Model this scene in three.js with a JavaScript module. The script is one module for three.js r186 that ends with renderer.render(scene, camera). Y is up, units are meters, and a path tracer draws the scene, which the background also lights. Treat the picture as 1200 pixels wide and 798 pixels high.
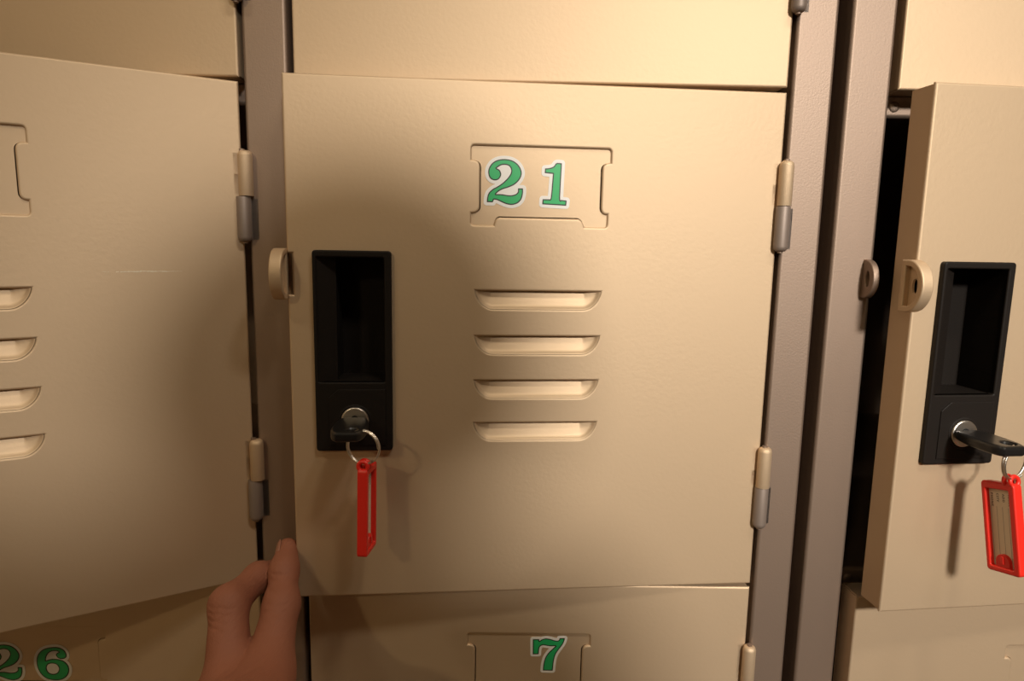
import * as THREE from 'three';
import { mergeGeometries, mergeVertices } from 'three/addons/utils/BufferGeometryUtils.js';
import { RoundedBoxGeometry } from 'three/addons/geometries/RoundedBoxGeometry.js';
import { MarchingCubes } from 'three/addons/objects/MarchingCubes.js';
import { RectAreaLightUniformsLib } from 'three/addons/lights/RectAreaLightUniformsLib.js';
import { ImprovedNoise } from 'three/addons/math/ImprovedNoise.js';

// ---------------------------------------------------------------- camera, lights, exposure
const Y0 = 1.20;                       // height of the lower edge of door 21 above the floor
const F = 774.734;                     // focal length in pixels of the 1200 x 798 frame
const scene = new THREE.Scene();
scene.background = new THREE.Color(0x000000);
const camera = new THREE.PerspectiveCamera(2 * Math.atan(399 / F) * 180 / Math.PI, 1200 / 798, 0.004, 30);
camera.rotation.order = 'YXZ';
camera.position.set(0.1238, Y0 + 0.2127, 0.394);
camera.rotation.set(-0.1475, -0.0078, 0.0182);
camera.updateMatrixWorld();
scene.add(camera);
const renderer = new THREE.WebGLRenderer({ antialias: true });
renderer.toneMapping = THREE.LinearToneMapping;
renderer.toneMappingExposure = 1.0;
renderer.shadowMap.enabled = true;
RectAreaLightUniformsLib.init();
const CEIL = 2.3;
// ceiling downlights: x, z, colour (linear), radiance
const LAMPS = [
  [0.40, 0.60, [1.0, 0.86, 0.62], 68, 'round downlight over the ajar door with the paper-tagged key'],
  [0.62, 0.59, [1.0, 0.95, 0.88], 44, 'whiter round downlight next to the one over the ajar door'],
  [-0.50, 0.60, [1.0, 0.88, 0.66], 30, 'round downlight over the wide open door'],
  [-0.75, 1.85, [1.0, 0.78, 0.44], 190, 'warm yellow round downlight by the left side wall'],
];
// ceiling spotlight behind the person, turned to the lockers
const SPOT = { at: [0.62, 1.80], aim: [0.36, Y0 - 0.11, 0], angle: 0.355, penumbra: 1, colour: [1.0, 0.94, 0.84], power: 13 };

// ---------------------------------------------------------------- helpers
const lin = (r, g, b) => new THREE.Color().setRGB(r, g, b);
let seed = 20117;
const rnd = () => { seed = (seed * 1664525 + 1013904223) % 4294967296; return seed / 4294967296; };
const taken = {};
function numbered(name) {
  if (!(name in taken)) { taken[name] = 0; return name; }
  taken[name]++; return name + '_' + String(taken[name]).padStart(3, '0');
}
function shade(o) { o.traverse(m => { if (m.isMesh) { m.castShadow = true; m.receiveShadow = true; } }); return o; }
function flat(list) {                  // join geometries of any kind into one
  return mergeGeometries(list.map(g => {
    const h = g.index ? g.toNonIndexed() : g.clone();
    for (const k of Object.keys(h.attributes)) if (!['position', 'normal', 'uv'].includes(k)) h.deleteAttribute(k);
    if (!h.attributes.uv) h.setAttribute('uv', new THREE.BufferAttribute(new Float32Array(h.attributes.position.count * 2), 2));
    h.morphAttributes = {}; h.groups = [];
    return h;
  }), false);
}
function part(name, geometries, material, parent) {
  const g = Array.isArray(geometries) ? (geometries.length > 1 ? flat(geometries) : geometries[0]) : geometries;
  const m = new THREE.Mesh(g, material); m.name = name; parent.add(m); return m;
}
function thing(name, label, category, [x, y, z] = [0, 0, 0], group) {
  const o = new THREE.Group(); o.name = numbered(name); o.position.set(x, y, z);
  o.userData = { label, category }; if (group) o.userData.group = group;
  scene.add(o); return o;
}
function struct(name, geometry, material, label) {
  const m = new THREE.Mesh(geometry, material); m.name = name; m.userData = { kind: 'structure', label, category: name.split('_')[0] };
  scene.add(m); return m;
}
function box(x0, x1, y0, y1, z0, z1) {           // plain box with uv in metres
  const g = new THREE.BoxGeometry(x1 - x0, y1 - y0, z1 - z0); g.translate((x0 + x1) / 2, (y0 + y1) / 2, (z0 + z1) / 2); return metreUV(g);
}
function rbox(x0, x1, y0, y1, z0, z1, r, s = 3) {
  const g = new RoundedBoxGeometry(x1 - x0, y1 - y0, z1 - z0, s, r); g.translate((x0 + x1) / 2, (y0 + y1) / 2, (z0 + z1) / 2); return metreUV(g);
}
function metreUV(g) {
  const p = g.attributes.position, n = g.attributes.normal, uv = new Float32Array(p.count * 2);
  for (let i = 0; i < p.count; i++) {
    const ax = Math.abs(n.getX(i)), ay = Math.abs(n.getY(i)), az = Math.abs(n.getZ(i));
    if (az >= ax && az >= ay) { uv[2 * i] = p.getX(i); uv[2 * i + 1] = p.getY(i); }
    else if (ax >= ay) { uv[2 * i] = p.getZ(i); uv[2 * i + 1] = p.getY(i); }
    else { uv[2 * i] = p.getX(i); uv[2 * i + 1] = p.getZ(i); }
  }
  g.setAttribute('uv', new THREE.BufferAttribute(uv, 2)); return g;
}
function extrude(shape, depth, bevel, z, segments = 4, curve = 10) {   // front face ends at z, back at z - depth
  const g = new THREE.ExtrudeGeometry(shape, { depth: Math.max(depth - 2 * bevel, 1e-5), bevelEnabled: bevel > 0, bevelThickness: bevel, bevelSize: bevel, bevelOffset: -bevel, bevelSegments: segments, curveSegments: curve });
  g.translate(0, 0, z - depth + bevel); return g;
}
function poly(points) { const s = new THREE.Shape(); points.forEach(([x, y], i) => i ? s.lineTo(x, y) : s.moveTo(x, y)); s.closePath(); return s; }
function roundRect(x0, x1, y0, y1, r, S = THREE.Shape) {
  const s = new S(); s.moveTo(x0 + r, y0); s.lineTo(x1 - r, y0); s.quadraticCurveTo(x1, y0, x1, y0 + r); s.lineTo(x1, y1 - r); s.quadraticCurveTo(x1, y1, x1 - r, y1);
  s.lineTo(x0 + r, y1); s.quadraticCurveTo(x0, y1, x0, y1 - r); s.lineTo(x0, y0 + r); s.quadraticCurveTo(x0, y0, x0 + r, y0); return s;
}
function at(px, py, z) {               // the point of a photo pixel at depth z in front of the lockers
  const d = new THREE.Vector3((px - 600) / F, -(py - 399) / F, -1).applyQuaternion(camera.quaternion);
  return camera.position.clone().addScaledVector(d, (z - camera.position.z) / d.z);
}

// ---------------------------------------------------------------- textures and materials
const noise = new ImprovedNoise();
function noiseTexture(size, octaves, metres, seedZ) {   // tiling grey noise
  const data = new Uint8Array(size * size * 4);
  for (let y = 0; y < size; y++) for (let x = 0; x < size; x++) {
    let v = 0, w = 0;
    for (const [f, a] of octaves) {
      const u = x / size, t = y / size, s = (a1, b1) => noise.noise(a1 * f, b1 * f, seedZ);
      v += a * (s(u, t) * (1 - u) * (1 - t) + s(u - 1, t) * u * (1 - t) + s(u, t - 1) * (1 - u) * t + s(u - 1, t - 1) * u * t); w += a;
    }
    const c = Math.max(0, Math.min(255, 128 + 200 * v / w)), i = 4 * (y * size + x);
    data[i] = data[i + 1] = data[i + 2] = c; data[i + 3] = 255;
  }
  const t = new THREE.DataTexture(data, size, size); t.wrapS = t.wrapT = THREE.RepeatWrapping; t.magFilter = THREE.LinearFilter; t.minFilter = THREE.LinearMipmapLinearFilter; t.generateMipmaps = true;
  t.repeat.set(1 / metres, 1 / metres); t.needsUpdate = true; return t;
}
const peel = noiseTexture(512, [[30, 1], [62, 0.5]], 0.07, 3.7);
const coarse = noiseTexture(512, [[40, 1], [90, 0.8]], 0.05, 8.1);
const grit = noiseTexture(256, [[60, 1], [110, 0.7]], 0.03, 5.3);
const skinNoise = noiseTexture(256, [[30, 1], [80, 0.8]], 0.03, 1.3);
const M = {
  door: new THREE.MeshPhysicalMaterial({ color: lin(0.65, 0.492, 0.335), metalness: 0.68, roughness: 0.60, bumpMap: peel, bumpScale: 0.00005 }),
  frame: new THREE.MeshPhysicalMaterial({ color: lin(0.35, 0.26, 0.205), metalness: 0.82, roughness: 0.54, bumpMap: coarse, bumpScale: 0.00005 }),
  hinge: new THREE.MeshPhysicalMaterial({ color: lin(0.27, 0.215, 0.185), metalness: 0.5, roughness: 0.55 }),
  black: new THREE.MeshPhysicalMaterial({ color: lin(0.013, 0.010, 0.0085), roughness: 0.5, specularIntensity: 0.35, bumpMap: grit, bumpScale: 0.00008 }),
  blackSmooth: new THREE.MeshPhysicalMaterial({ color: lin(0.010, 0.009, 0.009), roughness: 0.3 }),
  nickel: new THREE.MeshPhysicalMaterial({ color: lin(0.78, 0.72, 0.66), metalness: 1, roughness: 0.3, bumpMap: grit, bumpScale: 0.00003 }),
  dark: new THREE.MeshStandardMaterial({ color: lin(0.006, 0.005, 0.005), roughness: 0.8 }),
  red: new THREE.MeshPhysicalMaterial({ color: lin(0.72, 0.022, 0.012), roughness: 0.38 }),
  sticker: new THREE.MeshPhysicalMaterial({ color: 0xffffff, vertexColors: true, roughness: 0.42 }),
  scratch: new THREE.MeshStandardMaterial({ color: lin(0.75, 0.66, 0.52), roughness: 0.7 }),
  skin: new THREE.MeshPhysicalMaterial({ color: lin(0.29, 0.105, 0.058), roughness: 0.68, bumpMap: skinNoise, bumpScale: 0.0003 }),
  nail: new THREE.MeshPhysicalMaterial({ color: lin(0.36, 0.16, 0.105), roughness: 0.3 }),
  shirt: new THREE.MeshStandardMaterial({ color: lin(0.05, 0.028, 0.016), roughness: 0.95 }),
  trousers: new THREE.MeshStandardMaterial({ color: lin(0.02, 0.02, 0.024), roughness: 0.95 }),
  hair: new THREE.MeshStandardMaterial({ color: lin(0.012, 0.009, 0.008), roughness: 0.6 }),
  eye: new THREE.MeshPhysicalMaterial({ color: lin(0.55, 0.5, 0.46), roughness: 0.25 }),
  wall: new THREE.MeshStandardMaterial({ color: lin(0.60, 0.52, 0.43), roughness: 0.85, bumpMap: peel, bumpScale: 0.0002 }),
  ceiling: new THREE.MeshStandardMaterial({ color: lin(0.55, 0.50, 0.44), roughness: 0.9 }),
  floor: new THREE.MeshPhysicalMaterial({ color: lin(0.50, 0.41, 0.32), roughness: 0.55, bumpMap: coarse, bumpScale: 0.0002 }),
  lampRing: new THREE.MeshStandardMaterial({ color: lin(0.8, 0.78, 0.75), roughness: 0.5 }),
};

// ---------------------------------------------------------------- the room
const RX0 = -2.2, RX1 = 2.4, RZ0 = -0.50, RZ1 = 2.6, T = 0.12;
struct('floor', box(RX0 - T, RX1 + T, -T, 0, RZ0 - T, RZ1 + T), M.floor, 'light brown floor in front of the lockers');
struct('ceiling', box(RX0 - T, RX1 + T, CEIL, CEIL + T, RZ0 - T, RZ1 + T), M.ceiling, 'beige ceiling above the lockers');
struct('wall_front', box(RX0 - T, RX1 + T, 0, CEIL, RZ0 - T, RZ0), M.wall, 'beige wall behind the locker cabinets');
struct('wall_back', box(RX0 - T, RX1 + T, 0, CEIL, RZ1, RZ1 + T), M.wall, 'beige wall facing the locker cabinets');
struct('wall_left', box(RX0 - T, RX0, 0, CEIL, RZ0, RZ1), M.wall, 'beige side wall beside the open door');
struct('wall_right', box(RX1, RX1 + T, 0, CEIL, RZ0, RZ1), M.wall, 'beige side wall beyond the second cabinet');
for (const [x, z, c, power, label] of LAMPS) {
  const o = thing('ceiling_light', label, 'ceiling light', [x, CEIL, z], 'ceiling downlights');
  const ring = new THREE.TorusGeometry(0.075, 0.008, 10, 40); ring.rotateX(Math.PI / 2); ring.translate(0, -0.005, 0);
  part('trim_ring', ring, M.lampRing, o);
  const disc = new THREE.CylinderGeometry(0.07, 0.07, 0.006, 40); disc.translate(0, -0.003, 0);
  part('diffuser', disc, new THREE.MeshStandardMaterial({ color: lin(0.8, 0.8, 0.8), emissive: lin(...c), emissiveIntensity: 6 }), o);
  const l = new THREE.RectAreaLight(lin(...c), power, 0.12, 0.12); l.position.set(0, -0.012, 0); l.lookAt(new THREE.Vector3(x, 0, z));
  l.rotation.set(-Math.PI / 2, 0, 0); l.castShadow = true; o.add(l);
}

{
  const { at: [x, z], aim, angle, penumbra, colour, power } = SPOT, o = thing('spot_light', 'black ceiling spotlight behind the person, turned to the lockers', 'spotlight', [x, CEIL, z]);
  const from = new THREE.Vector3(0, -0.14, 0), to = new THREE.Vector3(aim[0] - x, aim[1] - CEIL, aim[2] - z), dir = to.clone().sub(from).normalize(), q = new THREE.Quaternion().setFromUnitVectors(new THREE.Vector3(0, 1, 0), dir);
  const mount = new THREE.CylinderGeometry(0.045, 0.045, 0.02, 32); mount.translate(0, -0.01, 0); const stem = new THREE.CylinderGeometry(0.008, 0.008, 0.12, 16); stem.translate(0, -0.07, 0);
  part('mount', [mount, stem], M.blackSmooth, o);
  const can = new THREE.LatheGeometry([[0, -0.10], [0.05, -0.098], [0.09, -0.07], [0.100, 0.04], [0.096, 0.04], [0.094, 0.01], [0, 0.01]].map(p => new THREE.Vector2(...p)), 32); can.applyQuaternion(q); can.translate(from.x, from.y, from.z); part('housing', can, M.blackSmooth, o);
  const bulb = new THREE.CylinderGeometry(0.09, 0.09, 0.004, 32); bulb.translate(0, 0.014, 0); bulb.applyQuaternion(q); bulb.translate(from.x, from.y, from.z);
  part('bulb', bulb, new THREE.MeshStandardMaterial({ color: lin(0.8, 0.8, 0.8), emissive: lin(...colour), emissiveIntensity: 4 }), o);
  const l = new THREE.SpotLight(lin(...colour), power, 0, angle, penumbra, 2); l.position.copy(from).addScaledVector(dir, 0.075); l.target.position.copy(to); l.castShadow = true; l.shadow.radius = 4.9; o.add(l); o.add(l.target);
}

// ---------------------------------------------------------------- locker doors
const W = 0.2818, H = 0.3002, AX = 0.284;          // door size and hinge axis, measured from the door's left lower front corner
const off = g => { g.translate(-AX, 0, 0); return g; };
// louvre: pressed inwards, open along its top
const LU0 = 0.1046, LUW = 0.073, LH = 0.0106, LV = [0.1850, 0.1587, 0.1324, 0.1068];
function louvreOutline(n) {                      // from top left round the bottom to top right
  const pts = [], c = new THREE.CurvePath(), v = (x, y) => new THREE.Vector2(x, y);
  c.add(new THREE.CubicBezierCurve(v(0, 0), v(0.0008, -LH * 0.5), v(0.005, -LH), v(0.0105, -LH)));
  c.add(new THREE.LineCurve(v(0.0105, -LH), v(LUW - 0.0105, -LH)));
  c.add(new THREE.CubicBezierCurve(v(LUW - 0.0105, -LH), v(LUW - 0.005, -LH), v(LUW - 0.0008, -LH * 0.5), v(LUW, 0)));
  const per = [Math.round(n * 0.3), Math.round(n * 0.4), Math.round(n * 0.3)];
  c.curves.forEach((k, i) => { for (let j = i ? 1 : 0; j <= per[i]; j++) { const p = k.getPoint(j / per[i]); pts.push([p.x, p.y]); } });
  return pts;
}
const louvrePts = louvreOutline(40);
function louvreGeometry() {
  const prof = [[0, -0.0001], [0.0003, -0.00022], [0.0006, -0.0005], [0.001, -0.0010], [0.0016, -0.0016], [0.0022, -0.0020], [0.0029, -0.00225], [0.0045, -0.0027], [0.007, -0.0034], [0.0112, -0.0046]];
  const N = louvrePts.length, K = prof.length, pos = [], uv = [], idx = [];
  for (let i = 0; i < N; i++) {
    const [bx, by] = louvrePts[i], tx = Math.min(LUW - 0.0095, Math.max(0.0095, bx)), ty = 0, L = Math.hypot(tx - bx, ty - by);
    for (let k = 0; k < K; k++) {
      const d = prof[k][0] / 0.0112 * 1, f = Math.min(1, prof[k][0] / L), e = k === K - 1 ? 1 : f;
      pos.push(bx + (tx - bx) * e, by + (ty - by) * e, prof[k][1]); uv.push(bx + (tx - bx) * e, by + (ty - by) * e);
      if (i && k) { const a = (i - 1) * K + k - 1, b = i * K + k - 1; idx.push(a, b, b + 1, a, b + 1, a + 1); }
    }
  }
  const g = new THREE.BufferGeometry(); g.setAttribute('position', new THREE.Float32BufferAttribute(pos, 3)); g.setAttribute('uv', new THREE.Float32BufferAttribute(uv, 2)); g.setIndex(idx); g.computeVertexNormals(); return g;
}
// card holder: a shallow pressed field with three tongues left standing
const PU0 = 0.1018, PV1 = 0.2657, PW = 0.079, PH = 0.0437;
function plateOutline(S = THREE.Shape, slot = 0) {
  const X = x => PU0 + x, Y = y => PV1 - y, s = new S(), r = 0.002, b = 0.0048 + slot, q = 0.0042, v = 0.0392 - slot;
  s.moveTo(X(r), Y(0)); s.lineTo(X(PW - r), Y(0)); s.quadraticCurveTo(X(PW), Y(0), X(PW), Y(r));
  s.lineTo(X(PW), Y(0.0075)); s.quadraticCurveTo(X(PW - b), Y(0.0075), X(PW - b), Y(0.0075 + q));
  s.lineTo(X(PW - b), Y(0.0365 - q)); s.quadraticCurveTo(X(PW - b), Y(0.0365), X(PW - 0.001), Y(0.0365));
  s.lineTo(X(PW - 0.001), Y(PH - r)); s.quadraticCurveTo(X(PW - 0.001), Y(PH), X(PW - 0.001 - r), Y(PH));
  s.lineTo(X(0.065), Y(PH)); s.quadraticCurveTo(X(0.0635), Y(v), X(0.0605), Y(v));
  s.lineTo(X(0.0165), Y(v)); s.quadraticCurveTo(X(0.0135), Y(v), X(0.0128), Y(PH));
  s.lineTo(X(r), Y(PH)); s.quadraticCurveTo(X(0), Y(PH), X(0), Y(PH - r)); s.lineTo(X(0), Y(0.0372)); s.quadraticCurveTo(X(b), Y(0.0372), X(b), Y(0.0372 - q));
  s.lineTo(X(b), Y(0.0078 + q)); s.quadraticCurveTo(X(b), Y(0.0078), X(0), Y(0.0078)); s.lineTo(X(0), Y(r)); s.quadraticCurveTo(X(0), Y(0), X(r), Y(0)); return s;
}
// handle
const HU = 0.0141, HV = 0.0916, HW = 0.0433, HH = 0.115, HZ = 0.0035;
const HOODV = 0.193;                               // height of the padlock hood
const panelShape = (() => {
  const s = poly([[0, 0], [W, 0], [W, H], [0, H], [0, HOODV + 0.0115], [0.003, HOODV + 0.0115], [0.003, HOODV - 0.0115], [0, HOODV - 0.0115]]);
  for (const v of LV) { const p = new THREE.Path(); louvrePts.forEach(([x, y], i) => i ? p.lineTo(LU0 + x, v + y) : p.moveTo(LU0 + x, v + y)); p.closePath(); s.holes.push(p); }
  s.holes.push(plateOutline(THREE.Path)); s.holes.push(roundRect(HU + 0.0015, HU + HW - 0.0015, HV + 0.0015, HV + HH - 0.0015, 0.001, THREE.Path)); return s;
})();
const doorShell = off(flat([
  extrude(panelShape, 0.0026, 0.0012, 0, 4),
  box(0.0004, 0.0014, 0.001, HOODV - 0.0115, -0.018, -0.0014), box(0.0004, 0.0014, HOODV + 0.0115, H - 0.001, -0.018, -0.0014), box(0.0004, 0.0014, HOODV - 0.0117, HOODV + 0.0117, -0.018, -0.010),
  box(W - 0.0014, W - 0.0004, 0.001, H - 0.001, -0.018, -0.0014),
  box(0.0014, W - 0.0014, 0.0004, 0.0014, -0.018, -0.0014), box(0.0014, W - 0.0014, H - 0.0014, H - 0.0004, -0.018, -0.0014),
  box(0.0014, 0.013, 0.0014, H - 0.0014, -0.018, -0.017), box(W - 0.013, W - 0.0014, 0.0014, H - 0.0014, -0.018, -0.017),
]));
const louvreGeo = LV.map(v => { const g = louvreGeometry(); g.translate(LU0, v, 0); return off(g); });
const plateFloor = off(extrude(plateOutline(THREE.Shape, 0.0006), 0.0010, 0, -0.0017));
const handleGeo = (() => {
  const X = x => HU + x, Y = y => HV + y;
  const s = roundRect(X(0), X(HW), Y(0), Y(HH), 0.0022);
  s.holes.push(roundRect(X(0.0022), X(0.0392), Y(0.0405), Y(0.1112), 0.001, THREE.Path));
  const quad = (a, b, c, d) => { const g = new THREE.BufferGeometry(); g.setAttribute('position', new THREE.Float32BufferAttribute([...a, ...b, ...c, ...a, ...c, ...d], 3)); g.setAttribute('uv', new THREE.Float32BufferAttribute([a[0], a[1], b[0], b[1], c[0], c[1], a[0], a[1], c[0], c[1], d[0], d[1]], 2)); g.computeVertexNormals(); return g; };
  const x0 = X(0.0022), x1 = X(0.0392), xm = X(0.0118), y0 = Y(0.0405), y1 = Y(0.1112), zt = HZ - 0.001, zm = -0.0035, zb = -0.024;
  const plate = poly([[X(0.013), Y(0.0365)], [X(0.0395), Y(0.0365)], [X(0.0395), Y(0.0035)], [X(0.0075), Y(0.0035)], [X(0.0075), Y(0.0315)]]);
  const collar = new THREE.TorusGeometry(0.0086, 0.0008, 8, 40); collar.translate(X(0.0222), Y(0.0185), HZ + 0.0004);
  return off(flat([extrude(s, 0.0045, 0.0009, HZ, 4), quad([x0, y0, zt], [xm, y0, zm], [xm, y1, zm], [x0, y1, zt]), quad([xm, y0, zm], [xm, y0, zb], [xm, y1, zb], [xm, y1, zm]),
    quad([xm, y0, zb], [x1, y0, zb], [x1, y1, zb], [xm, y1, zb]), quad([x1, y0, zb], [x1, y0, zt], [x1, y1, zt], [x1, y1, zb]),
    quad([x0, y1, zt], [x1, y1, zt], [x1, y1, zb], [x0, y1, zb]), quad([x0, y0, zt], [x0, y0, zb], [x1, y0, zb], [x1, y0, zt]),
    extrude(plate, 0.0012, 0.0003, HZ + 0.0007, 2), collar]));
})();
const LKX = HU + 0.0222, LKY = HV + 0.0185;        // lock centre on the door
const lockGeo = (() => { const g = new THREE.LatheGeometry([[0, 0.0058], [0.0070, 0.0058], [0.0076, 0.0055], [0.0079, 0.0048], [0.0079, 0.001]].map(p => new THREE.Vector2(...p)), 40); g.rotateX(Math.PI / 2); g.translate(LKX, LKY, 0); return off(g); })();
const keywayGeo = (() => { const s = new THREE.Shape(); s.absarc(0, 0.0001, 0.0023, 0, Math.PI); s.lineTo(-0.0048, 0.0001); s.lineTo(-0.0048, -0.0008); s.lineTo(0.0048, -0.0008); s.lineTo(0.0048, 0.0001); const g = extrude(s, 0.001, 0, 0.0061); g.translate(LKX, LKY + 0.0008, 0); return off(g); })();
function halfDisc(r, height, depth, hole) {        // D outline in (z, y); flat side at z = 0
  const s = new THREE.Shape(); s.moveTo(-0.003, -height); s.lineTo(depth - r, -height); s.absellipse(depth - r, 0, r, height, -Math.PI / 2, Math.PI / 2); s.lineTo(-0.003, height); s.closePath();
  if (hole) { const h = new THREE.Path(); h.absellipse(hole[0], 0, hole[1], hole[2], 0, Math.PI * 2, true); s.holes.push(h); } return s;
}
const hoodGeo = (() => {                           // hollow half-round hood: a wide rim round a thin web with an oblong hole
  const rim = halfDisc(0.0125, 0.0142, 0.0145), hole = new THREE.Path(); hole.moveTo(0.0004, -0.0108); for (let i = 0; i <= 16; i++) { const a = -Math.PI / 2 + Math.PI * i / 16; hole.lineTo(0.0018 + 0.0092 * Math.cos(a), 0.0108 * Math.sin(a)); } hole.lineTo(0.0004, 0.0108); hole.closePath(); rim.holes.push(hole);
  const g = flat([extrude(rim, 0.0066, 0.0008, 0.0066, 3, 20), extrude(halfDisc(0.0115, 0.0125, 0.0130, [0.0052, 0.0021, 0.0042]), 0.0012, 0, 0.0038, 1, 16)]);
  g.rotateY(-Math.PI / 2); g.translate(0, HOODV, 0); return off(g);
})();
const haspGeo = (() => { const g = extrude(halfDisc(0.011, 0.0115, 0.0125, [0.0055, 0.0021, 0.0046]), 0.0038, 0.0008, 0.0038, 4, 20); g.rotateY(-Math.PI / 2); g.translate(0, HOODV, 0); return g; })();
const HINGES = [0.236, 0.0652];
function barrel(y0, y1, rTop, rBot) {
  const r = 0.0041, pts = []; const c = 0.003;
  pts.push([0, y0]); if (rBot) { pts.push([r * 0.6, y0 + 0.0002], [r * 0.88, y0 + c * 0.4], [r, y0 + c]); } else pts.push([r, y0]);
  if (rTop) { pts.push([r, y1 - c], [r * 0.88, y1 - c * 0.4], [r * 0.6, y1 - 0.0002]); } else pts.push([r, y1]); pts.push([0, y1]);
  return new THREE.LatheGeometry(pts.map(p => new THREE.Vector2(...p)), 20);
}
const hingeTop = HINGES.map(v => { const slot = box(-0.0006, 0.0006, 0.0243, 0.0262, 0, 0.0044); const g = flat([barrel(0.0004, 0.026, true, false), box(-0.006, 0, 0.001, 0.0245, -0.0044, -0.0032)]); g.translate(-0.0008, v, 0.0032); return g; });
const hingeBot = HINGES.map(v => { const g = flat([barrel(-0.026, 0, false, true), box(0, 0.007, -0.0245, -0.001, -0.0044, -0.0032)]); g.translate(AX - 0.0008, v, 0.0032); return g; });
const hingePin = HINGES.map(v => { const g = new THREE.CylinderGeometry(0.0016, 0.0016, 0.0535, 14); g.translate(-0.0008, v, 0.0032); return g; });
const doorProto = new THREE.Mesh(doorShell, M.door); doorProto.name = 'door';
louvreGeo.forEach(g => part('louver', g, M.door, doorProto));
part('card_holder', plateFloor, M.door, doorProto);
part('handle', handleGeo, M.black, doorProto);
part('lock_cylinder', lockGeo, M.nickel, doorProto);
part('keyhole', keywayGeo, M.dark, doorProto);
part('padlock_hood', hoodGeo, M.door, doorProto);
hingeTop.forEach(g => part('hinge_knuckle', g, M.door, doorProto));

// ---------------------------------------------------------------- cabinets: frames, shelves, doors
const PITCH = 0.3129, ROW = 0.3029, ROWS = [-3, -2, -1, 0, 1, 2], YB = Y0 - 3 * ROW - 0.002, YT = Y0 + 3 * ROW;
const doors = {};
function cabinet(label, columns, x0, x1) {
  const cx = (x0 + x1) / 2, o = thing('locker_cabinet', label, 'locker', [cx, 0, 0], 'locker cabinets');
  const P = (n, g, m = M.frame) => { g.translate(-cx, 0, 0); return part(n, g, m, o); };
  const post = (a, b) => P('frame_post', rbox(a, b, 0.0, YT + 0.03, -0.02, 0, 0.0022, 4));
  post(x0, columns[0] - 0.0044);
  for (let i = 0; i < columns.length; i++) post(columns[i] + W + 0.0026, i < columns.length - 1 ? columns[i + 1] - 0.0033 : x1);
  P('side_panel', box(x0 + 0.0005, x0 + 0.0017, 0.0, YT + 0.03, -0.45, -0.004)); P('side_panel', box(x1 - 0.0017, x1 - 0.0005, 0.0, YT + 0.03, -0.45, -0.004));
  P('back_panel', box(x0 + 0.0017, x1 - 0.0017, 0.0, YT + 0.03, -0.45, -0.4488));
  P('top_panel', rbox(x0, x1, YT + 0.03, YT + 0.033, -0.45, 0, 0.001)); P('plinth', box(x0 + 0.002, x1 - 0.002, 0, YB - 0.002, -0.03, -0.002));
  for (let i = 1; i < columns.length; i++) P('partition', box(columns[i] - 0.0165, columns[i] - 0.0155, 0.0, YT + 0.03, -0.4488, -0.02));
  for (const k of [...ROWS, 3]) {
    const y = Y0 + k * ROW - 0.0015;
    P('shelf', box(x0 + 0.0017, x1 - 0.0017, y - 0.001, y, -0.4488, -0.03));
    P('shelf_rail', rbox(x0 + 0.004, x1 - 0.004, y - 0.0105, y + 0.0035, -0.032, -0.0195, 0.0025, 3));
    for (const c of columns) { const g = new THREE.SphereGeometry(0.0032, 14, 8); g.scale(1, 1, 0.4); g.translate(c + 0.0095, y - 0.004, -0.0195); P('rivet', g); }
  }
  for (const c of columns) for (const k of ROWS) {
    const d = doorProto.clone(); d.position.set(c + AX - cx, Y0 + k * ROW, 0); o.add(d); doors[c.toFixed(2) + ',' + k] = d;
    hingeBot.forEach(g => { const h = part('hinge_socket', g, M.hinge, o); h.position.set(c - cx, Y0 + k * ROW, 0); });
    hingePin.forEach(g => { const h = part('hinge_pin', g, M.frame, o); h.position.set(c + AX - cx, Y0 + k * ROW, 0); });
    const hp = part('hasp_plate', haspGeo, M.frame, o); hp.position.set(c - 0.0067 - cx, Y0 + k * ROW + 0.002, 0);
  }
  return o;
}
const CL = [-2 * PITCH, -PITCH, 0], CR = [0.3452, 0.3452 + PITCH];
cabinet('beige steel locker cabinet with taupe frame whose door bears the green number 21', CL, CL[0] - 0.0265, 0.3078);
cabinet('beige steel locker cabinet whose ajar door holds a key with ruled paper tag', CR, 0.3155, CR[1] + W + 0.0278);
const dC = doors['0.00,0'], dL = doors[(-PITCH).toFixed(2) + ',0'], dR = doors['0.35,0'];
dC.rotation.y = 0.0851; dL.rotation.y = 0.5099; dR.rotation.y = 0.1121;
doors['0.35,-1'].rotation.y = 0.034;
dC.userData.label = 'slightly open door with green number 21'; dL.userData.label = 'wide open door with a pale scratch'; dR.userData.label = 'ajar door with a key in its lock';
doors['0.00,-1'].userData.label = 'closed door with green number 7'; doors[(-PITCH).toFixed(2) + ',-1'].userData.label = 'closed door with green number 26';

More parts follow.
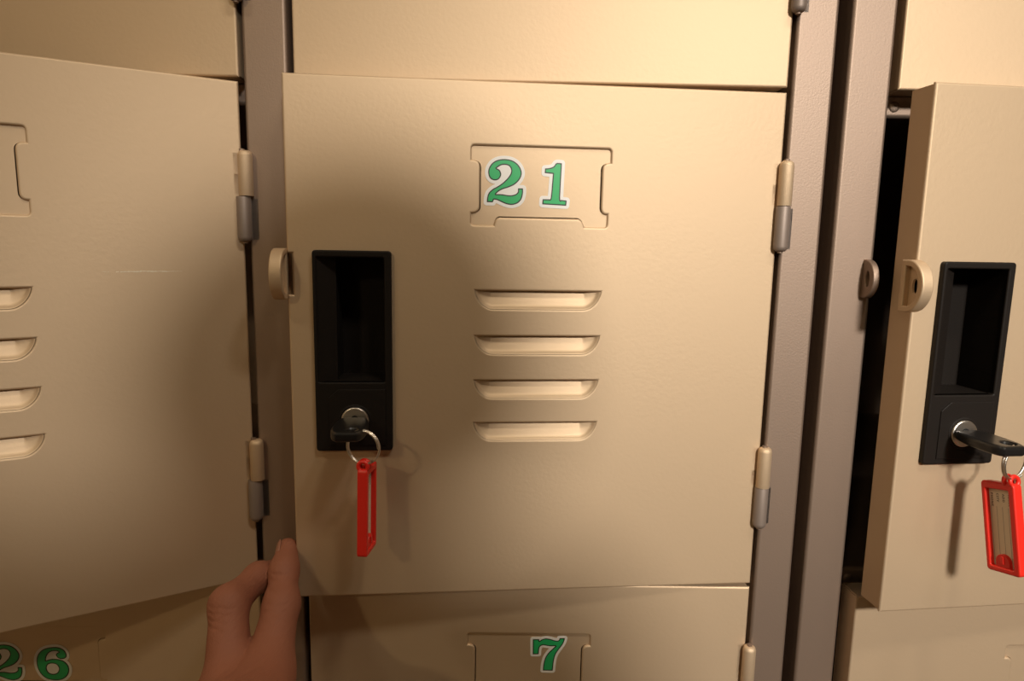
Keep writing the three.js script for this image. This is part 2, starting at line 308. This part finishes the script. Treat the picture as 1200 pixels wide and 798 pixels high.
// number stickers: traced figures; contours of their distance field give the white margin, the black line and the green fill
const FIG = {
  2: { k: 0.0000837, o: [[237, 502], [240, 470], [250, 440], [275, 415], [310, 395], [345, 370], [375, 340], [395, 310], [398, 285], [385, 262], [360, 254], [330, 258], [300, 277], [322, 290], [332, 320], [315, 350], [285, 357], [258, 345], [245, 315], [248, 280], [270, 245], [305, 224], [350, 216], [400, 222], [440, 245], [465, 280], [470, 315], [455, 350], [425, 380], [385, 400], [350, 412], [320, 427], [298, 447], [340, 447], [390, 453], [425, 447], [445, 432], [447, 405], [481, 405], [481, 440], [470, 480], [445, 505], [410, 516], [375, 513], [340, 501], [305, 486], [285, 484], [278, 502]] },
  1: { k: 0.0000837, o: [[690, 240], [728, 240], [722, 465], [728, 482], [768, 486], [765, 521], [600, 515], [602, 480], [648, 480], [658, 465], [668, 311], [612, 308], [613, 277], [645, 273], [672, 262]] },
  7: { k: 0.0000500, o: [[308, 252], [390, 250], [395, 275], [430, 250], [480, 237], [540, 246], [590, 262], [630, 266], [648, 255], [655, 230], [724, 230], [715, 275], [690, 330], [640, 405], [605, 475], [588, 560], [578, 691], [448, 691], [455, 600], [475, 512], [515, 440], [560, 390], [605, 343], [540, 346], [480, 337], [440, 332], [410, 348], [395, 380], [388, 461], [312, 463]] },
  6: { k: 0.0000560, o: [[575, 378], [640, 385], [690, 415], [712, 460], [710, 500], [685, 522], [640, 527], [605, 510], [590, 478], [602, 455], [628, 440], [600, 429], [550, 432], [510, 455], [480, 500], [468, 550], [500, 538], [550, 527], [610, 530], [670, 550], [715, 595], [730, 650], [718, 710], [680, 762], [620, 792], [550, 798], [470, 782], [410, 735], [375, 670], [360, 590], [370, 510], [410, 440], [480, 395]], h: [[540, 585], [590, 600], [612, 648], [590, 700], [540, 718], [490, 700], [470, 648], [490, 600]] },
};
// counters that the white margin closes
const FILL = { 2: [[[300, 262], [400, 262], [400, 300], [350, 375], [300, 372]], [[320, 428], [447, 400], [447, 450], [320, 450]]], 6: [[[470, 560], [505, 455], [560, 430], [615, 440], [590, 480], [615, 525], [540, 532]], [[470, 590], [610, 590], [610, 712], [470, 712]]] };
function figure(ch, margin) {
  const f = FIG[ch], xs = f.o.map(p => p[0]), ys = f.o.map(p => p[1]), mx = (Math.min(...xs) + Math.max(...xs)) / 2, my = (Math.min(...ys) + Math.max(...ys)) / 2;
  const loops = [f.o, ...(f.h ? [f.h] : [])].map(l => {                       // rounded a little between traced points
    const p = l.map(([x, y]) => new THREE.Vector2((x - mx) * f.k, (my - y) * f.k)), out = [];
    for (let i = 0; i < p.length; i++) {
      const a = p[(i + p.length - 1) % p.length], b = p[i], c = p[(i + 1) % p.length], d = p[(i + 2) % p.length];
      const t1 = c.clone().sub(a), t2 = d.clone().sub(b), bend = (u, v) => u.angleTo(v) < 0.9, m1 = bend(b.clone().sub(a), c.clone().sub(b)) ? t1.multiplyScalar(1 / 6) : c.clone().sub(b).multiplyScalar(1 / 3), m2 = bend(c.clone().sub(b), d.clone().sub(c)) ? t2.multiplyScalar(1 / 6) : c.clone().sub(b).multiplyScalar(1 / 3);
      const k = new THREE.CubicBezierCurve(b, b.clone().add(m1), c.clone().sub(m2), c); for (let j = 0; j < 4; j++) out.push(k.getPoint(j / 4));
    } return out;
  });
  const x0 = (Math.min(...xs) - mx) * f.k - 0.003, y0 = (my - Math.max(...ys)) * f.k - 0.003, cell = 0.00022, nx = Math.ceil((-2 * x0) / cell) + 1, ny = Math.ceil((-2 * y0) / cell) + 1, D = new Float32Array(nx * ny), E = new Float32Array(nx * ny);
  for (let j = 0; j < ny; j++) for (let i = 0; i < nx; i++) {
    const x = x0 + i * cell, y = y0 + j * cell; let best = 1, inside = false;
    for (const l of loops) for (let a = 0, b = l.length - 1; a < l.length; b = a++) {
      const p = l[b], q = l[a], ex = q.x - p.x, ey = q.y - p.y, t = Math.max(0, Math.min(1, ((x - p.x) * ex + (y - p.y) * ey) / (ex * ex + ey * ey + 1e-20))), dx = x - p.x - t * ex, dy = y - p.y - t * ey, d = dx * dx + dy * dy;
      if (d < best) best = d; if ((q.y > y) !== (p.y > y) && x < (p.x - q.x) * (y - q.y) / (p.y - q.y) + q.x) inside = !inside;
    }
    D[j * nx + i] = (inside ? -1 : 1) * Math.sqrt(best); E[j * nx + i] = (FILL[ch] || []).some(l => { let c = false; for (let a = 0, b = l.length - 1; a < l.length; b = a++) { const px = (l[b][0] - mx) * f.k, py = (my - l[b][1]) * f.k, qx = (l[a][0] - mx) * f.k, qy = (my - l[a][1]) * f.k; if ((qy > y) !== (py > y) && x < (px - qx) * (y - qy) / (py - qy) + qx) c = !c; } return c; }) ? 0.0015 : 1;
  }
  const layer = (level, thick, z, colour) => {                              // marching squares, filled cell by cell
    const pos = [], V = (i, j) => level - (level > 0 ? Math.min(D[j * nx + i], E[j * nx + i]) : D[j * nx + i]), P = (i, j) => [x0 + i * cell, y0 + j * cell], edges = [];
    for (let j = 0; j < ny - 1; j++) for (let i = 0; i < nx - 1; i++) {
      const c = [[i, j], [i + 1, j], [i + 1, j + 1], [i, j + 1]], v = c.map(q => V(...q)); if (v.every(t => t <= 0)) continue;
      const pg = []; const cut = [];
      for (let k = 0; k < 4; k++) {
        const a = P(...c[k]), b = P(...c[(k + 1) % 4]), va = v[k], vb = v[(k + 1) % 4];
        if (va > 0) pg.push(a); if ((va > 0) !== (vb > 0)) { const t = va / (va - vb), e = [a[0] + (b[0] - a[0]) * t, a[1] + (b[1] - a[1]) * t]; pg.push(e); cut.push(e); }
      }
      for (let k = 1; k < pg.length - 1; k++) pos.push(...pg[0], z, ...pg[k], z, ...pg[k + 1], z);
      if (cut.length === 2) { const [a, b] = cut; pos.push(...a, z, ...b, z, ...b, z - thick, ...a, z, ...b, z - thick, ...a, z - thick); }
    }
    const g = new THREE.BufferGeometry(); g.setAttribute('position', new THREE.Float32BufferAttribute(pos, 3)); g.computeVertexNormals();
    const col = new Float32Array(pos.length); for (let i = 0; i < pos.length; i += 3) col.set(colour, i); g.setAttribute('color', new THREE.BufferAttribute(col, 3)); return g;
  };
  return mergeGeometries([layer(margin, 0.0002, 0.0002, [0.80, 0.78, 0.76]), layer(0, 0.00006, 0.00026, [0.01, 0.012, 0.01]), layer(-0.00066, 0.00006, 0.00032, [0.02, 0.42, 0.13])]);
}
const figures = { 2: figure('2', 0.0018), 1: figure('1', 0.0018), 7: figure('7', 0.0016), 6: figure('6', 0.0018) };
function sticker(door, ch, u, v, turn = 0) { const m = part('number_sticker', figures[ch], M.sticker, door); m.position.set(u - AX, v, -0.00168); m.rotation.z = turn; m.userData.label = 'green figure ' + ch + ' on a white edged sticker'; }
sticker(dC, '2', 0.1208, 0.2462); sticker(dC, '1', 0.1492, 0.2456);
sticker(doors['0.00,-1'], '7', 0.1543, 0.2508);
sticker(doors[(-PITCH).toFixed(2) + ',-1'], '2', 0.1150, 0.2400); sticker(doors[(-PITCH).toFixed(2) + ',-1'], '6', 0.1453, 0.2395);
{ // pale scratch across the open door
  const pos = []; let y = 0; const n = 60; const pt = []; for (let i = 0; i <= n; i++) { y += (rnd() - 0.5) * 0.00022; y *= 0.9; pt.push([0.2085 + 0.0395 * i / n, 0.1932 + y, 0.00006 + 0.00030 * Math.sin(Math.PI * i / n) * (0.3 + rnd())]); }
  for (let i = 0; i < n; i++) { if (i < 14 && rnd() < 0.5) continue; const [a, b, h] = pt[i], [c, d, k] = pt[i + 1]; pos.push(a, b - h, 0, c, d - k, 0, c, d + k, 0, a, b - h, 0, c, d + k, 0, a, b + h, 0); }
  const g = new THREE.BufferGeometry(); g.setAttribute('position', new THREE.Float32BufferAttribute(pos, 3)); g.computeVertexNormals(); g.translate(-AX, 0, 0.00006); part('scratch', g, M.scratch, dL);
}

// ---------------------------------------------------------------- keys with rings and tags
const KEY_LEN = 0.0385;
const bowGeo = (() => {                            // outline seen from above: x across, y outwards
  const s = new THREE.Shape(); s.moveTo(-0.0068, 0.0066); s.lineTo(0.0068, 0.0066); s.bezierCurveTo(0.0086, 0.011, 0.0095, 0.016, 0.0095, 0.024); s.bezierCurveTo(0.0095, 0.032, 0.0085, 0.0365, 0.0055, KEY_LEN); s.lineTo(-0.0055, KEY_LEN);
  s.bezierCurveTo(-0.0085, 0.0365, -0.0095, 0.032, -0.0095, 0.024); s.bezierCurveTo(-0.0095, 0.016, -0.0086, 0.011, -0.0068, 0.0066);
  const h = new THREE.Path(); h.absellipse(0.0022, 0.0315, 0.0030, 0.0034, 0, Math.PI * 2, true); s.holes.push(h);
  const g = extrude(s, 0.0056, 0.0018, 0.0028, 4, 12); g.rotateX(Math.PI / 2); return g;
})();
const bladeGeo = rbox(-0.0040, 0.0040, -0.0010, 0.0010, 0.003, 0.009, 0.0004);
function tagGeometries() {                         // hangs along -y; a from 0 (thick edge) to TW along x; front face +z
  const TW = 0.0195, TH = 0.0485, TT = 0.0056, G = {};
  const s = roundRect(0, TW, -TH, 0, 0.0022); const h = roundRect(0.0036, TW - 0.0026, -TH + 0.003, -0.0040, 0.0008, THREE.Path); s.holes.push(h);
  const lug = x => { const q = new THREE.TorusGeometry(0.0026, 0.0012, 8, 20); q.rotateY(Math.PI / 2); q.translate(x, 0.0012, 0); return q; };
  G.case = flat([extrude(s, TT, 0.0009, TT / 2, 4, 6), lug(0.0018), lug(0.0052)]);
  const c = new THREE.Shape(); c.moveTo(0.0062, -TH + 0.0028); c.lineTo(TW - 0.0052, -TH + 0.0028); c.lineTo(TW - 0.0052, -TH + 0.0058); c.absarc((0.0062 + TW - 0.0052) / 2, -TH + 0.0058, (TW - 0.0114) / 2, 0, Math.PI); c.closePath();
  G.stop = flat([extrude(c, 0.0040, 0.0003, 0.0020, 2, 10), rbox(0.0093, 0.0112, -TH + 0.0045, -TH + 0.0088, -0.0026, 0.0026, 0.0004)]);
  const pw = TW - 0.0056, ph = TH - 0.0068, pg = new THREE.BoxGeometry(pw, ph, 0.0003); pg.translate(0.0033 + pw / 2, -0.0038 - ph / 2, 0); G.paper = pg; return G;
}
const tagGeo = tagGeometries();
const paperMap = (() => {
  const c = document.createElement('canvas'); c.width = 256; c.height = 640; const x = c.getContext('2d'); x.fillStyle = '#d9cbb4'; x.fillRect(0, 0, 256, 640);
  x.fillStyle = '#4a4038'; x.strokeStyle = '#5a4f45'; x.lineWidth = 3; x.font = 'bold 34px sans-serif';
  [['PHONE', 30], ['CITY', 92], ['ADD', 154], ['NAME', 216]].forEach(([t, px]) => { x.save(); x.translate(px - 8, 40); x.rotate(Math.PI / 2); x.fillText(t, 0, 0); x.restore(); x.beginPath(); x.moveTo(px - 14, 150); x.lineTo(px - 14, 600); x.stroke(); });
  const t = new THREE.CanvasTexture(c); t.colorSpace = THREE.SRGBColorSpace; return t;
})();
const paperMat = new THREE.MeshStandardMaterial({ map: paperMap, roughness: 0.7 });
function keySet(door, label, ringShift, ringTurn, tagTurn, tagLean) {
  door.updateMatrixWorld(true); door.parent.updateMatrixWorld(true);
  const base = new THREE.Vector3(LKX - AX, LKY, 0).applyMatrix4(door.matrixWorld), o = thing('locker_key', label, 'key', [base.x, base.y, base.z], 'keys in the locker doors');
  o.rotation.y = door.rotation.y;
  part('bow', bowGeo, M.blackSmooth, o); part('blade', bladeGeo, M.nickel, o);
  if (!ringShift) return o;
  const R = 0.0092, wire = 0.00065, hole = new THREE.Vector3(0.0022, 0, 0.0315), rg = flat([new THREE.TorusGeometry(R, wire, 8, 48), new THREE.TorusGeometry(R - 0.0001, wire, 8, 40, Math.PI * 1.7)].map((g, i) => { g.translate(0, 0, i * 0.0011); return g; }));
  const ring = part('split_ring', rg, M.nickel, o); ring.position.set(hole.x + ringShift[0], hole.y + ringShift[1], hole.z + ringShift[2]); ring.rotation.y = ringTurn;
  const tag = part('key_tag', tagGeo.case, M.red, o); tag.userData.label = 'red plastic tag';
  tag.rotation.order = 'YZX'; tag.rotation.set(0, tagTurn, tagLean); tag.position.set(ring.position.x, ring.position.y - R - 0.0026, ring.position.z);
  const v = new THREE.Vector3(-0.0035, 0, 0).applyEuler(tag.rotation); tag.position.add(v);
  part('paper_insert', tagGeo.paper, paperMat, tag).userData.label = 'ruled paper label'; part('paper_stop', tagGeo.stop, M.red, tag); return o;
}
const keyC = keySet(dC, 'key with red tag hanging edge-on, in the lock of door 21', [0.0060, -0.0072, 0.0], -0.35, 1.41, -0.07);
const keyR = keySet(dR, 'key in the ajar door, its red tag showing a ruled paper label', [0.0050, -0.0078, 0.0], 0.25, 1.66, -0.22);
keySet(doors['0.35,1'], 'plain black key without tag in the closed door above the ajar door');

// ---------------------------------------------------------------- the person behind the camera, left hand on door 21
const V3 = (x, y, z) => new THREE.Vector3(x, y, z);
function capsule(a, b, ra, rb) {
  const d = b.clone().sub(a), L2 = d.lengthSq() || 1e-12;
  return p => { const t = Math.max(0, Math.min(1, ((p.x - a.x) * d.x + (p.y - a.y) * d.y + (p.z - a.z) * d.z) / L2)); return Math.hypot(p.x - a.x - t * d.x, p.y - a.y - t * d.y, p.z - a.z - t * d.z) - (ra + (rb - ra) * t); };
}
function ellipsoid(c, rx, ry, rz) { const m = Math.min(rx, ry, rz); return p => { const k = Math.hypot((p.x - c.x) / rx, (p.y - c.y) / ry, (p.z - c.z) / rz); return (k - 1) * m; }; }
const smin = (a, b, k) => { const h = Math.max(k - Math.abs(a - b), 0) / k; return Math.min(a, b) - h * h * k * 0.25; };
const chain = (pts, k) => { const c = []; for (let i = 0; i + 1 < pts.length; i++) c.push(capsule(pts[i][0], pts[i + 1][0], pts[i][1], pts[i + 1][1])); return p => { let d = c[0](p); for (let i = 1; i < c.length; i++) d = smin(d, c[i](p), k); return d; }; };
function polygonise(sdf, lo, hi, cell) {
  const c = lo.clone().add(hi).multiplyScalar(0.5), ext = Math.max(hi.x - lo.x, hi.y - lo.y, hi.z - lo.z), n = Math.ceil(ext / cell) + 6;
  const mc = new MarchingCubes(n, new THREE.MeshBasicMaterial(), false, false, 400000); mc.isolation = 0; const half = n / 2, p = V3(0, 0, 0), S = half * cell;
  for (let k = 0; k < n; k++) for (let j = 0; j < n; j++) for (let i = 0; i < n; i++) {
    p.set(c.x + (i - half) * cell, c.y + (j - half) * cell, c.z + (k - half) * cell);
    mc.field[i + j * n + k * n * n] = (p.x < lo.x || p.y < lo.y || p.z < lo.z || p.x > hi.x || p.y > hi.y || p.z > hi.z) ? -cell : -sdf(p);
  }
  mc.update(); const N = mc.count, pos = new Float32Array(N * 3), nor = new Float32Array(N * 3), uv = new Float32Array(N * 2), e = cell * 0.4, q = V3(0, 0, 0);
  for (let i = 0; i < N; i++) {
    const x = c.x + mc.positionArray[3 * i] * S, y = c.y + mc.positionArray[3 * i + 1] * S, z = c.z + mc.positionArray[3 * i + 2] * S; pos.set([x, y, z], 3 * i); uv.set([x + 0.3 * z, y + 0.2 * z], 2 * i);
    const gx = sdf(q.set(x + e, y, z)) - sdf(q.set(x - e, y, z)), gy = sdf(q.set(x, y + e, z)) - sdf(q.set(x, y - e, z)), gz = sdf(q.set(x, y, z + e)) - sdf(q.set(x, y, z - e)), l = Math.hypot(gx, gy, gz) || 1; nor.set([gx / l, gy / l, gz / l], 3 * i);
  }
  const g = new THREE.BufferGeometry(); g.setAttribute('position', new THREE.BufferAttribute(pos, 3)); g.setAttribute('normal', new THREE.BufferAttribute(nor, 3)); g.setAttribute('uv', new THREE.BufferAttribute(uv, 2)); return g;
}
// left hand, joints from the photograph; the fingertip rests on the door's free edge
const J = {
  iT: at(337, 643, 0.022), iD: at(333, 668, 0.034), iP: at(330, 708, 0.050), iM: at(312, 792, 0.082),
  mT: at(322, 668, 0.016), mD: at(303, 676, 0.032), mP: at(268, 708, 0.058), mM: at(268, 815, 0.088),
};
const wristL = at(262, 905, 0.150), handBack = at(285, 860, 0.112);
J.rM = J.mM.clone().add(V3(-0.012, -0.014, 0.004)); J.rP = J.rM.clone().add(V3(0.004, -0.002, -0.042)); J.rD = J.rP.clone().add(V3(0.012, -0.020, -0.004)); J.rT = J.rD.clone().add(V3(0.010, -0.014, 0.008));
J.pM = J.rM.clone().add(V3(-0.008, -0.016, 0.006)); J.pP = J.pM.clone().add(V3(0.006, -0.006, -0.033)); J.pD = J.pP.clone().add(V3(0.012, -0.012, -0.006)); J.pT = J.pD.clone().add(V3(0.008, -0.012, 0.008));
const tB = J.iM.clone().lerp(wristL, 0.66).add(V3(0.008, -0.006, -0.008)), tM = J.iM.clone().add(V3(-0.002, -0.058, -0.014)), tI = J.iM.clone().add(V3(-0.012, -0.056, -0.040)), tT = J.iM.clone().add(V3(-0.024, -0.052, -0.054));
const palm = p => palmParts.reduce((d, f) => smin(d, f(p), 0.016), 1);
const palmParts = [capsule(J.iM, wristL.clone().add(V3(0.014, 0, 0)), 0.0120, 0.019), capsule(J.mM, wristL, 0.0120, 0.021), capsule(J.rM, wristL.clone().add(V3(-0.01, 0, 0)), 0.0115, 0.019), capsule(J.pM, wristL.clone().add(V3(-0.016, 0, 0)), 0.0105, 0.018)];
const elbowL = V3(-0.08, 1.14, 0.42), forearm = capsule(wristL, elbowL, 0.027, 0.043);
const fingers = [
  chain([[J.iT, 0.0062], [J.iD, 0.0074], [J.iP, 0.0091], [J.iM, 0.0128]], 0.006), chain([[J.mT, 0.0066], [J.mD, 0.0076], [J.mP, 0.0095], [J.mM, 0.0128]], 0.006),
  chain([[J.rT, 0.0066], [J.rD, 0.0074], [J.rP, 0.0088], [J.rM, 0.0105]], 0.006), chain([[J.pT, 0.0060], [J.pD, 0.0066], [J.pP, 0.0078], [J.pM, 0.0098]], 0.006), chain([[tT, 0.0080], [tI, 0.0095], [tM, 0.0115], [tB, 0.0150]], 0.007)];
// creases over the finger joints
const creases = []; const side = V3(0.25, 0.1, 1).normalize();
for (const [c, r, n] of [[J.iP, 0.0086, 5], [J.iD, 0.0074, 3], [J.mP, 0.0090, 4]]) for (let i = 0; i < n; i++) creases.push([c.clone().add(V3(0, (i - (n - 1) / 2) * 0.0027, 0)), r * 1.25]);
const handSDF = p => {
  const b = smin(palm(p), forearm(p), 0.02); let d = b; for (const f of fingers) d = Math.min(d, smin(f(p), b, 0.010));
  for (const [c, r] of creases) { const dz = p.z - c.z, dy = p.y - c.y + 0.12 * Math.abs(p.x - c.x), dx = p.x - c.x; if (Math.abs(dy) < 0.002 && dz > -0.002 && Math.abs(dx) < r * 0.75) d += 0.00045 * Math.exp(-dy * dy / (0.0007 * 0.0007)) * (1 - (dx / (r * 0.75)) ** 2); }
  return d;
};
const handLo = V3(-0.10, Y0 - 0.155, 0.004), handHi = V3(0.045, Y0 + 0.055, 0.205);
const handGeo = polygonise(handSDF, handLo, handHi, 0.00135);
// the rest of the body
const BX = 0.155, HEAD = V3(0.212, 1.586, 0.55), shL = V3(-0.01, 1.485, 0.62), shR = V3(0.285, 1.46, 0.62), elbowR = V3(0.345, 1.15, 0.53), wristR = V3(0.25, 1.325, 0.48);
const skinBody = p => { let d = smin(capsule(V3(BX, 1.50, 0.62), V3(BX, 1.34, 0.66), 0.046, 0.058)(p), ellipsoid(V3(BX, 1.22, 0.67), 0.15, 0.24, 0.10)(p), 0.05); d = Math.min(d, armL(p), armR(p)); return d; };
const armL = chain([[shL, 0.050], [elbowL, 0.043], [wristL, 0.027]], 0.02), armR = chain([[shR, 0.050], [elbowR, 0.042], [wristR, 0.027]], 0.02);
const headParts = [ellipsoid(HEAD.clone().add(V3(0, 0.004, 0.01)), 0.072, 0.076, 0.092), ellipsoid(HEAD.clone().add(V3(-0.006, -0.050, -0.03)), 0.047, 0.060, 0.06), capsule(HEAD.clone().add(V3(0, 0.01, -0.085)), HEAD.clone().add(V3(0, -0.03, -0.105)), 0.008, 0.013), ellipsoid(HEAD.clone().add(V3(0.073, -0.01, 0.015)), 0.012, 0.031, 0.02), ellipsoid(HEAD.clone().add(V3(-0.073, -0.01, 0.015)), 0.012, 0.031, 0.02), capsule(HEAD.clone().add(V3(-0.02, -0.03, 0.03)), V3(BX, 1.45, 0.64), 0.042, 0.046)];
const headSDF = p => { let d = headParts.reduce((a, f) => smin(a, f(p), 0.02), 1); const m = p.clone().sub(HEAD).add(V3(0, 0.062, 0.088)); d += 0.003 * Math.exp(-(m.y * m.y) / 9e-6) * (Math.abs(m.x) < 0.024 && m.z < 0.02 ? 1 : 0); for (const s of [-1, 1]) { const e = p.clone().sub(HEAD).add(V3(0.031 * s, 0.002, 0.09)); d += 0.007 * Math.exp(-e.lengthSq() / 2.5e-4); } return d; };
// right hand round the camera grip
const gR = V3(0.205, Y0 + 0.185, 0.448), fR = [0, 1, 2, 3].map(i => chain([[gR.clone().add(V3(0.022, 0.016 - 0.017 * i, 0.004)), 0.010], [gR.clone().add(V3(0.014, 0.018 - 0.017 * i, -0.028)), 0.0088], [gR.clone().add(V3(-0.006, 0.018 - 0.017 * i, -0.034 + 0.003 * i)), 0.0078], [gR.clone().add(V3(-0.018, 0.016 - 0.017 * i, -0.026 + 0.003 * i)), 0.0068]], 0.006));
const thR = chain([[gR.clone().add(V3(0.028, -0.02, 0.02)), 0.014], [gR.clone().add(V3(0.008, 0.0, 0.036)), 0.0105], [gR.clone().add(V3(-0.018, 0.008, 0.034)), 0.0085]], 0.008);
const handR = p => { const b = smin(smin(capsule(gR.clone().add(V3(0.024, 0.012, 0.008)), wristR, 0.014, 0.026)(p), capsule(gR.clone().add(V3(0.022, -0.034, 0.008)), wristR, 0.013, 0.024)(p), 0.02), capsule(wristR, elbowR, 0.027, 0.042)(p), 0.02); let d = b; for (const f of [...fR, thR]) d = Math.min(d, smin(f(p), b, 0.010)); return d; };
const bodyGeo = mergeGeometries([handGeo, polygonise(skinBody, V3(-0.18, 0.93, 0.10), V3(0.48, 1.58, 0.84), 0.012), polygonise(headSDF, V3(HEAD.x - 0.115, 1.41, 0.41), V3(HEAD.x + 0.115, 1.74, 0.70), 0.004), polygonise(handR, V3(0.16, 1.27, 0.38), V3(0.30, 1.47, 0.53), 0.003)]);
const person = thing('person', 'person reaching a bare left hand to the lower free edge of door 21', 'person', [BX, 0, 0.70]);
const local = g => { g.translate(-BX, 0, -0.70); return g; };
part('body', local(bodyGeo), M.skin, person);
{ // fingernail on the index finger
  const g = new THREE.SphereGeometry(1, 20, 12, 0, Math.PI * 2, 0, Math.PI * 0.5); g.scale(0.0044, 0.0013, 0.0066);
  const up = J.iT.clone().sub(J.iD).normalize(), out = V3(-0.72, 0.05, 0.68); out.addScaledVector(up, -out.dot(up)).normalize(); const sx = new THREE.Vector3().crossVectors(out, up);
  g.applyMatrix4(new THREE.Matrix4().makeBasis(sx, out, up)); const c = J.iT.clone().addScaledVector(out, 0.0053).addScaledVector(up, -0.0016); g.translate(c.x, c.y, c.z); part('fingernail', local(g), M.nail, person);
}
const sleeve = [chain([[shL, 0.064], [elbowL, 0.056], [elbowL.clone().lerp(wristL, 0.72), 0.040]], 0.02), chain([[shR, 0.064], [elbowR, 0.056], [elbowR.clone().lerp(wristR, 0.85), 0.038]], 0.02)];
const torso = [ellipsoid(V3(BX, 1.22, 0.67), 0.165, 0.26, 0.12), ellipsoid(V3(BX, 0.98, 0.67), 0.165, 0.16, 0.125), capsule(shL, shR, 0.066, 0.066), capsule(V3(BX, 1.40, 0.65), V3(BX, 1.46, 0.64), 0.065, 0.054)];
const shirtSDF = p => { let d = torso.reduce((a, f) => smin(a, f(p), 0.05), 1); for (const f of sleeve) d = smin(d, f(p), 0.03); return d; };
part('shirt', local(polygonise(shirtSDF, V3(-0.20, 0.80, 0.14), V3(0.50, 1.58, 0.86), 0.012)), M.shirt, person);
const legs = [chain([[V3(BX - 0.085, 0.92, 0.67), 0.10], [V3(BX - 0.095, 0.50, 0.69), 0.068], [V3(BX - 0.105, 0.07, 0.72), 0.052]], 0.03), chain([[V3(BX + 0.085, 0.92, 0.67), 0.10], [V3(BX + 0.105, 0.50, 0.69), 0.068], [V3(BX + 0.115, 0.07, 0.72), 0.052]], 0.03)];
part('trousers', local(polygonise(p => smin(Math.min(legs[0](p), legs[1](p)), ellipsoid(V3(BX, 0.93, 0.67), 0.165, 0.12, 0.115)(p), 0.05), V3(BX - 0.26, 0.02, 0.5), V3(BX + 0.26, 1.05, 0.88), 0.016)), M.trousers, person);
for (const x of [BX - 0.105, BX + 0.115]) part('shoe', local(polygonise(p => smin(ellipsoid(V3(x, 0.038, 0.66), 0.045, 0.036, 0.12)(p), ellipsoid(V3(x, 0.06, 0.72), 0.042, 0.058, 0.06)(p), 0.02), V3(x - 0.06, 0.001, 0.52), V3(x + 0.06, 0.14, 0.80), 0.007)), M.hair, person);
part('hair', local(polygonise(p => Math.max(ellipsoid(HEAD.clone().add(V3(0, 0.006, 0.018)), 0.082, 0.080, 0.100)(p), -ellipsoid(HEAD.clone().add(V3(0, -0.045, -0.085)), 0.085, 0.105, 0.085)(p)), V3(HEAD.x - 0.105, 1.49, 0.40), V3(HEAD.x + 0.105, 1.75, 0.70), 0.005)), M.hair, person);
for (const s of [-1, 1]) { const g = new THREE.SphereGeometry(0.0115, 16, 12); const c = HEAD.clone().add(V3(0.031 * s, 0.002, -0.070)); g.translate(c.x, c.y, c.z); part('eye', local(g), M.eye, person); }
{ // the camera that takes the picture, its lens just behind the viewpoint
  const o = thing('camera', 'black camera held in front of the lockers', 'camera', [camera.position.x, camera.position.y, camera.position.z]); o.rotation.copy(camera.rotation);
  part('camera_body', [rbox(-0.058, 0.058, -0.034, 0.032, 0.042, 0.078, 0.006), rbox(0.036, 0.066, -0.034, 0.026, 0.030, 0.074, 0.008)], M.black, o);
  const lens = new THREE.LatheGeometry([[0.020, 0.006], [0.029, 0.006], [0.031, 0.010], [0.031, 0.030], [0.029, 0.043], [0, 0.043]].map(p => new THREE.Vector2(...p)), 40); lens.rotateX(Math.PI / 2); part('lens_barrel', lens, M.blackSmooth, o);
  const gl = new THREE.SphereGeometry(0.03, 24, 10, 0, Math.PI * 2, 0, 0.74); gl.rotateX(-Math.PI / 2); gl.translate(0, 0, 0.038); part('lens_glass', gl, M.blackSmooth, o);
}
shade(scene);
renderer.render(scene, camera);
